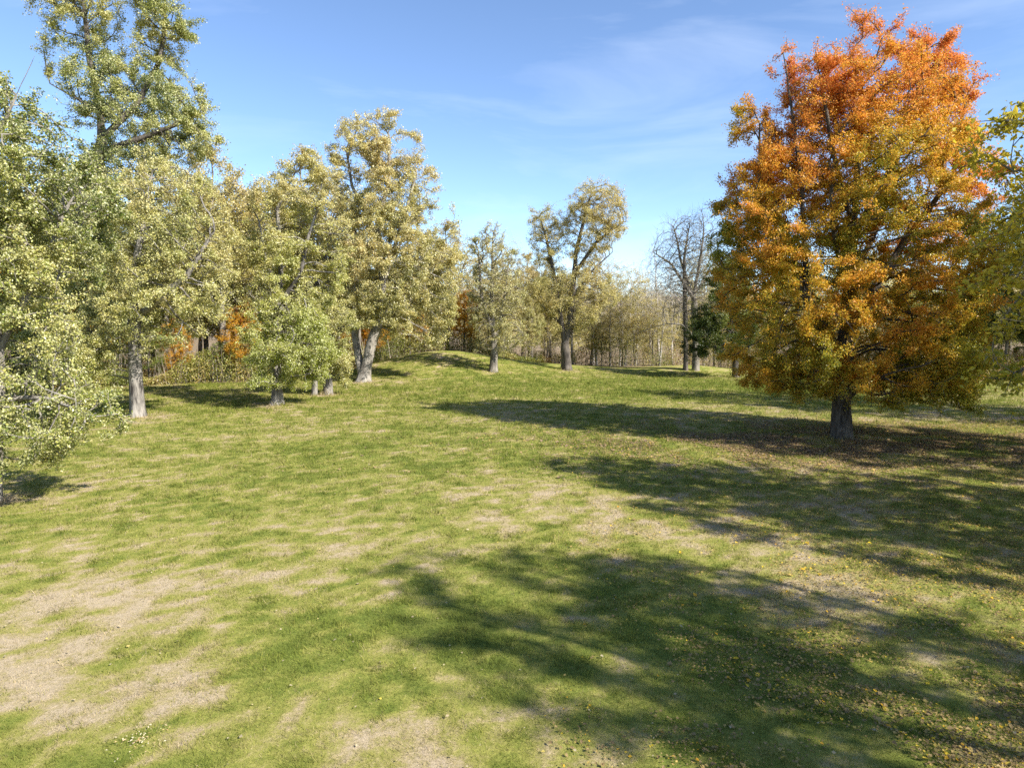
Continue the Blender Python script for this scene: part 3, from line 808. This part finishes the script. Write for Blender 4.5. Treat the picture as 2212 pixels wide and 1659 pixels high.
TALL_ROWS = [([(4.5, -1.6, 1.6), (7, -3.2, 3.2), (10, -3.7, 3.5), (13, -2.8, 3), (16, -.8, .9)], 0, 1, 1.0)]
WIDE_ROWS = [([(3.0, -2.2, 2.2), (5, -3.6, 3.6), (8, -4.0, 3.8), (11, -2.8, 2.6), (13, -.9, .9)], 0, 1, 1.0)]
LEAD = [[(0, 0, -.4), (.1, 0, 3), (-.1, .1, 7), (.1, 0, 12)], [(0, 0, 4), (1.4, .4, 8), (1.8, .4, 11)]]
KINDS = {
    'pale': (kind("pale_tree", TALL_ROWS, LEAD, 620, .42, .52, 9000, .29, PAL_SILVER, M_SILVER, BARK_GREY, .22, 201, flip=.3, spread=.32, pal=dict(base=.55), twig_min=.012), 16.0, "tall pale yellow-green tree", "pale_tree"),
    'gold': (kind("golden_tree", TALL_ROWS, LEAD, 620, .42, .55, 6500, .28, PAL_GOLD, M_WOODLEAF, BARK_GREY, .20, 202, spread=.34, pal=dict(base=.55), twig_min=.012), 16.0, "golden-leaved tree", "golden_tree"),
    'tan': (kind("tan_tree", TALL_ROWS, LEAD, 560, .42, .55, 3600, .27, PAL_TAN, M_WOODLEAF, BARK_LIGHT, .20, 203, spread=.30, r_tip=.008, twigs=1.1, tropism=.25, pal=dict(base=.6)), 16.0, "thin tan-leaved tree", "thin_tree"),
    'bare': (kind("bare_tree", TALL_ROWS, LEAD, 700, .42, .5, 350, .24, PAL_TAN, M_WOODLEAF, BARK_LIGHT, .19, 204, spread=.2, r_tip=.008, lump=1.2, thr=.3, twigs=1.5, twig_len=1.6, twig_rise=.25, tropism=.3), 16.0, "leafless grey tree", "bare_tree"),
    'rust': (kind("rusty_tree", WIDE_ROWS, [LEAD[0][:3] + [(.1, 0, 10)]], 480, .42, .55, 7000, .28, PAL_RUST, M_MAPLE, BARK_DARK, .18, 205, spread=.32, pal=dict(base=.5), twig_min=.012), 13.0, "rust orange tree", "rusty_tree"),
    'green': (kind("green_tree", WIDE_ROWS, [LEAD[0][:3] + [(.1, 0, 10)]], 480, .42, .55, 8000, .28, PAL_SKIRT, M_WOODLEAF, BARK_DARK, .18, 206, spread=.32, pal=dict(base=.35), twig_min=.012), 13.0, "leafy green tree", "green_tree"),
    'airy': (kind("airy_tree", WIDE_ROWS, LEAD[:1], 300, .42, .6, 2300, .27, PAL_GOLD, M_WOODLEAF, BARK_GREY, .15, 208, spread=.36, twigs=.6, r_tip=.008, twig_min=.009, pal=dict(base=.6)), 13.0, "loose pale yellow tree", "loose_tree"),
    'sapling': (kind("sapling", [([(1.6, -.8, .8), (3, -1.5, 1.4), (5, -1.2, 1.2), (7, -.3, .3)], 0, 1, 1.0)], [[(0, 0, -.3), (.05, 0, 2), (0, .1, 6)]], 220, .3, .4, 1500, .2, PAL_GOLD, M_WOODLEAF, BARK_GREY, .06, 207,
                     spread=.22, pal=dict(base=.6), twig_min=.01, r_tip=.010), 7.0, "slim yellow sapling", "sapling"),
}

LANDMARKS = [(-60, "past the near drooping tree"), (92, "behind the very tall tree"), (200, "between the very tall tree and the whitish trunk"), (297, "behind the whitish trunk"), (400, "right of the whitish trunk"),
             (500, "left of the green skirted tree"), (600, "behind the green skirted tree"), (695, "behind the two blotched trunks"), (785, "behind the forked tree"), (860, "right of the forked tree"), (940, "behind the mound's crest"),
             (1010, "left of the slender mound tree"), (1066, "behind the slender mound tree"), (1140, "right of the slender mound tree"), (1224, "behind the dark split trunk"), (1300, "right of the dark split trunk"),
             (1390, "in the gap with the far hill"), (1450, "left of the leafless pair"), (1505, "behind the leafless pair"), (1600, "behind the maple's left side"), (1830, "behind the orange maple"), (2000, "behind the maple's right side"),
             (2110, "behind the dark trunk beyond the maple"), (2200, "at the right border of the lawn"), (2320, "past the right border")]

wood_seen = {}
def add_wood(k, px, d, top=None, scale=None, row="at the wood's edge"):
    X = (px - CX) / F
    e = float(np.interp(px, EDGE[:, 0], EDGE[:, 1]))
    Y = e + d
    x = X * Y
    z = gz(x, Y)
    meshes, H, look, nm = KINDS[k]
    if scale is None:
        dz = ray(px, top)[2] / ray(px, top)[1] * Y + EYE - z
        scale = float(np.clip(dz / H, 0.45, 1.7))
    mark = min(LANDMARKS, key=lambda m: abs(m[0] - px))[1]
    key = (look, row, mark)
    wood_seen.setdefault(key, []).append(px)
    s = (scale * random.uniform(.85, 1.15), scale * random.uniform(.85, 1.15), scale)
    ob = place_tree(nm, "", (x, Y, z - 0.05), meshes, "trees of the wood behind the lawn", random.uniform(0, 6.28), s)
    ob.rotation_euler = (random.gauss(0, .045), random.gauss(0, .045), ob.rotation_euler[2])
    ob["_key"] = "|".join(key); ob["_px"] = px
    return ob

random.seed(5)
wood = []
def pick(w):
    return random.choices(list(w), list(w.values()))[0]
def section(px):
    if px < 820: return dict(pale=.46, gold=.24, rust=.10, green=.16, bare=.04), (370, 470)
    if px < 1010: return dict(pale=.40, gold=.34, rust=.10, green=.08, bare=.08), (470, 570)
    if px < 1240: return dict(gold=.25, airy=.25, tan=.32, bare=.12, sapling=.06), (500, 580)
    if px < 1560: return dict(bare=.36, tan=.34, airy=.24, sapling=.06), (490, 600)
    if px < 2010: return dict(sapling=.6, tan=.4), (660, 710)
    return dict(green=.35, pale=.25, gold=.25, rust=.15), (470, 600)

px = -160.0
while px < 2380:
    w, (t0, t1) = section(px)
    k = pick(w)
    low = k in ('rust', 'green', 'sapling', 'airy')
    wood.append(add_wood(k, px, random.uniform(1.5, 6), top=random.uniform(620, 700) if low else random.uniform(t0 + 40, t1 + 60)))
    px += random.uniform(38, 72) * (0.9 if 1000 < px < 1570 else 1.0)
px = -140.0
while px < 2360:
    w, (t0, t1) = section(px)
    k = pick(w)
    low = k in ('rust', 'green', 'sapling', 'airy')
    wood.append(add_wood(k, px, random.uniform(8, 18), top=random.uniform(560, 660) if low else random.uniform(t0, t1), row="deep in the wood"))
    px += random.uniform(42, 78) * (0.8 if 1000 < px < 1570 else 1.0)
for k, px, d, top in (('gold', 490, 3, 312), ('gold', 655, 4, 318), ('pale', 590, 6, 380), ('rust', 1003, 1.5, 625), ('rust', 815, 3, 690), ('rust', 385, 3, 725), ('rust', 125, 3, 560),
                      ('rust', 30, 3, 480), ('sapling', 1135, 1.5, 690), ('sapling', 1300, 1.5, 690), ('tan', 1290, 2, 660), ('tan', 1340, 3, 650), ('airy', 1318, 1.5, 655), ('airy', 1372, 3, 668), ('pale', 1150, 2, 640), ('tan', 1425, 2, 640), ('airy', 1275, 2.5, 650), ('airy', 1345, 5, 640), ('airy', 1410, 4, 655), ('airy', 1180, 4, 650), ('gold', 885, 2, 560)):
    wood.append(add_wood(k, px, d, top))

ORD = ["leftmost", "second from the left", "third from the left", "fourth from the left", "fifth from the left"]
groups = {}
for o in wood:
    groups.setdefault(o["_key"], []).append(o)
for key, lst in groups.items():
    look, row, mark = key.split("|")
    lst.sort(key=lambda o: o["_px"])
    for i, o in enumerate(lst):
        lab = f"{look} {row} {mark}"
        if len(lst) > 1:
            lab = f"{look} {row} {mark}, {ORD[min(i, 4)]}"
        w = lab.split()
        o["label"] = " ".join(w[:16])
        del o["_key"]; del o["_px"]

# ------------------------------------------------------------------ the mass of wood farther back, and its undergrowth
def bake_wood():
    g = np.random.default_rng(77)
    V, C, TV, TQ = [], [], [], []
    src = {}
    for k in ('pale', 'gold', 'tan', 'green', 'rust'):
        me = KINDS[k][0][1]
        v = np.empty(len(me.vertices) * 3, np.float32); me.vertices.foreach_get("co", v)
        c = np.empty(len(me.polygons) * 3, np.float32); me.attributes["tint"].data.foreach_get("vector", c)
        src[k] = (v.reshape(-1, 4, 3), c.reshape(-1, 3), KINDS[k][1])
    nt = 0
    for i in range(150):
        px = g.uniform(-250, 2450) if i < 95 else g.uniform(1000, 1580)
        mid = 1000 < px < 1570
        d = g.uniform(20, 50) if not mid else g.uniform(18, 110)
        Y = float(np.interp(px, EDGE[:, 0], EDGE[:, 1])) + d
        x = (px - CX) / F * Y
        k = g.choice(['pale', 'gold', 'green', 'tan', 'rust'], p=(.3, .3, .2, .1, .1)) if not mid else 'tan'
        v, c, H = src[k]
        n = 6500 if not mid else 2600
        s = g.uniform(.8, 1.1) if not mid else g.uniform(.7, .95)
        sel = g.choice(len(v), min(n, len(v)), replace=False)
        q = v[sel].copy()
        ctr = q.mean(1, keepdims=True)
        q = ctr + (q - ctr) * 1.8
        a = g.uniform(0, 6.28)
        rot = np.array(((math.cos(a), -math.sin(a), 0), (math.sin(a), math.cos(a), 0), (0, 0, 1)))
        q = (q * s) @ rot.T + (x, Y, gz(x, Y))
        V.append(q.reshape(-1, 3)); C.append(c[sel])
    V = np.concatenate(V); C = np.concatenate(C)
    me = mesh_np("far_wood", V, np.arange(len(V)).reshape(-1, 4), M_WOODLEAF, C)
    tag(obj("far_wood", me), "deep mass of autumn wood seen through the gaps behind the nearer trees", "wood", kind="stuff")
    # bare twiggy wood on the far hill
    n = 4200
    X = g.uniform(-1.0, 1.2, n); Y = g.uniform(240, 900, n); X = X * Y
    Z = ground(X, Y)
    m = 40
    P = np.repeat(np.c_[X, Y, Z + 5], m, 0) + g.normal(0, 1, (n * m, 3)) * (3.4, 3.4, 3.2)
    v, f = leaf_quads(P, 1.1, 0.2, seed=5)
    tone = np.repeat(g.random(n), m)
    c = ramp(tone, np.array([(0, .25, .205, .165), (.5, .30, .24, .175), (.8, .36, .28, .16), (1, .30, .27, .12)])) * (0.75 + .5 * g.random(n * m))[:, None]
    tag(obj("hillside_wood", mesh_np("hillside_wood", v, f, M_WOODLEAF, c)), "grey-brown leafless wood covering the distant hillside", "wood", kind="stuff")

bake_wood()

def build_undergrowth():
    g = np.random.default_rng(88)
    n = 300000
    px = g.uniform(-250, 2450, n)
    d = 0.6 + g.gamma(1.6, 2.6, n)
    kp = ~((px > 1180) & (px < 1580) & (g.random(n) < .6)); px, d = px[kp], d[kp]; n = len(px)
    Y = np.interp(px, EDGE[:, 0], EDGE[:, 1]) + d
    X = (px - CX) / F * Y
    hmax = 0.6 + 3.0 * np.clip(fbm(np.c_[X, Y], 3.5, 91, 3) * 2.4 - 0.65, 0, 1)
    hmax *= np.clip(d / 1.6, 0.3, 1)
    z = ground(X, Y) + hmax * g.random(n) ** 0.8
    P = np.c_[X, Y, z]
    v, f = leaf_quads(P, 0.14, 0.5, seed=9)
    t = np.clip(fbm(np.c_[X, Y], 2.2, 92, 3) * 1.7 - .45 + g.normal(0, .12, n), 0, 1)
    c = ramp(t, np.array([(0, .14, .17, .03), (.3, .30, .30, .06), (.55, .42, .36, .11), (.7, .45, .35, .15), (.9, .42, .27, .06), (1, .40, .17, .04)])) * (0.7 + .6 * g.random(n))[:, None]
    # stems
    ns = 2600
    px = g.uniform(-250, 2450, ns); d = 0.8 + g.gamma(1.6, 2.6, ns)
    Y = np.interp(px, EDGE[:, 0], EDGE[:, 1]) + d; X = (px - CX) / F * Y
    Z = ground(X, Y); h = g.uniform(.8, 3.6, ns); r = g.uniform(.012, .03, ns)
    lean = g.normal(0, .16, (ns, 2)) * h[:, None]
    sv = np.empty((ns, 6, 3))
    for k in range(3):
        a = k * 2.094
        sv[:, k] = np.c_[X + r * math.cos(a), Y + r * math.sin(a), Z - .05]
        sv[:, 3 + k] = np.c_[X + lean[:, 0] + .5 * r * math.cos(a), Y + lean[:, 1] + .5 * r * math.sin(a), Z + h]
    b = len(v) + np.arange(ns)[:, None] * 6
    sf = np.concatenate([np.c_[b + k, b + (k + 1) % 3, b + 3 + (k + 1) % 3, b + 3 + k] for k in range(3)])
    sc = np.tile(np.array((.33, .27, .205)), (len(sf), 1)) * g.uniform(.6, 1.4, (len(sf), 1))
    me = mesh_np("undergrowth", np.r_[v, sv.reshape(-1, 3)], np.r_[f, sf], M_WOODLEAF, np.r_[c, sc])
    tag(obj("undergrowth", me), "tangled tan and olive brush along the foot of the wood", "brush", kind="stuff")

build_undergrowth()

# ------------------------------------------------------------------ fallen leaves
def build_litter():
    g = np.random.default_rng(99)
    X, Y, kindv = [], [], []
    b = MAPLE_B
    n = 150000                                              # carpet under the maple, blown toward the viewer's left
    r = 4.2 * np.abs(g.normal(0, 1, n)) + 1.2 * g.random(n); a = g.random(n) * 6.283
    x, y = b[0] - 0.3 + 1.75 * r * np.cos(a), b[1] - 1.9 + 0.85 * r * np.sin(a)
    keep = fbm(np.c_[x, y], 2, 12, 3) > .30 + .25 * g.random(n)
    X.append(x[keep]); Y.append(y[keep]); kindv.append(np.zeros(keep.sum()))
    n = 150000                                              # scatter over the right half
    y = 5 + 33 * g.random(n) ** 1.2
    x = (0.05 + 0.85 * g.random(n) ** 0.55) * y
    keep = fbm(np.c_[x, y], 1.6, 13, 4, .7) > .34 + .30 * g.random(n)
    X.append(x[keep]); Y.append(y[keep]); kindv.append(np.ones(keep.sum()))
    n = 2600                                               # a few everywhere
    y = 6 + 55 * g.random(n); x = (g.random(n) * 2 - 1) * .8 * y
    X.append(x); Y.append(y); kindv.append(np.full(n, 2.0))
    X, Y, kv = np.concatenate(X), np.concatenate(Y), np.concatenate(kindv)
    keep = wood_mask(X, Y) < .3
    X, Y, kv = X[keep], Y[keep], kv[keep]
    n = len(X)
    P = np.c_[X, Y, ground(X, Y) + 0.025 + 0.03 * g.random(n)]
    v, f = leaf_quads(P, np.where(kv == 0, .062, .036) * (0.6 + 0.7 * g.random(n) + 1.3 * g.random(n) ** 9), 2.2, seed=14, droop=0, aspect=.8)
    purple = ramp(g.random(n), np.array([(0, .17, .12, .08), (.5, .28, .195, .125), (.8, .37, .26, .13), (1, .48, .32, .08)]))
    mix = ramp(g.random(n), np.array([(0, .18, .125, .06), (.6, .32, .23, .10), (.88, .44, .32, .09), (.95, .60, .44, .035), (1, .56, .28, .03)]))
    pale = ramp(g.random(n), np.array([(0, .36, .29, .17), (.7, .45, .38, .24), (1, .52, .40, .05)]))
    c = np.where((kv == 0)[:, None], purple, np.where((kv == 1)[:, None], mix, pale))
    tag(obj("fallen_leaves", mesh_np("fallen_leaves", v, f, M_LITTER, c)), "fallen brown and yellow leaves strewn under the maple and over the near lawn", "leaves", kind="stuff")

build_litter()

def build_wood_chips():
    g = np.random.default_rng(123)
    c = hit(300, 1608)
    n = 110
    r = 0.24 * np.abs(g.normal(0, 1, n)); a = g.random(n) * 6.283
    x, y = c[0] + r * np.cos(a) * 1.2, c[1] + r * np.sin(a)
    v, f = leaf_quads(np.c_[x, y, ground(x, y) + .03 + .03 * g.random(n)], .034, 2.5, seed=31, droop=0, aspect=.45)
    t = ramp(g.random(n), np.array([(0, .48, .30, .12), (.5, .58, .46, .28), (1, .66, .60, .44)]))
    o = obj("wood_chips", mesh_np("wood_chips", v, f, M_LITTER, t))
    tag(o, "small scatter of pale wood chips on dry grass in the near left", "wood chips", kind="stuff")

build_wood_chips()
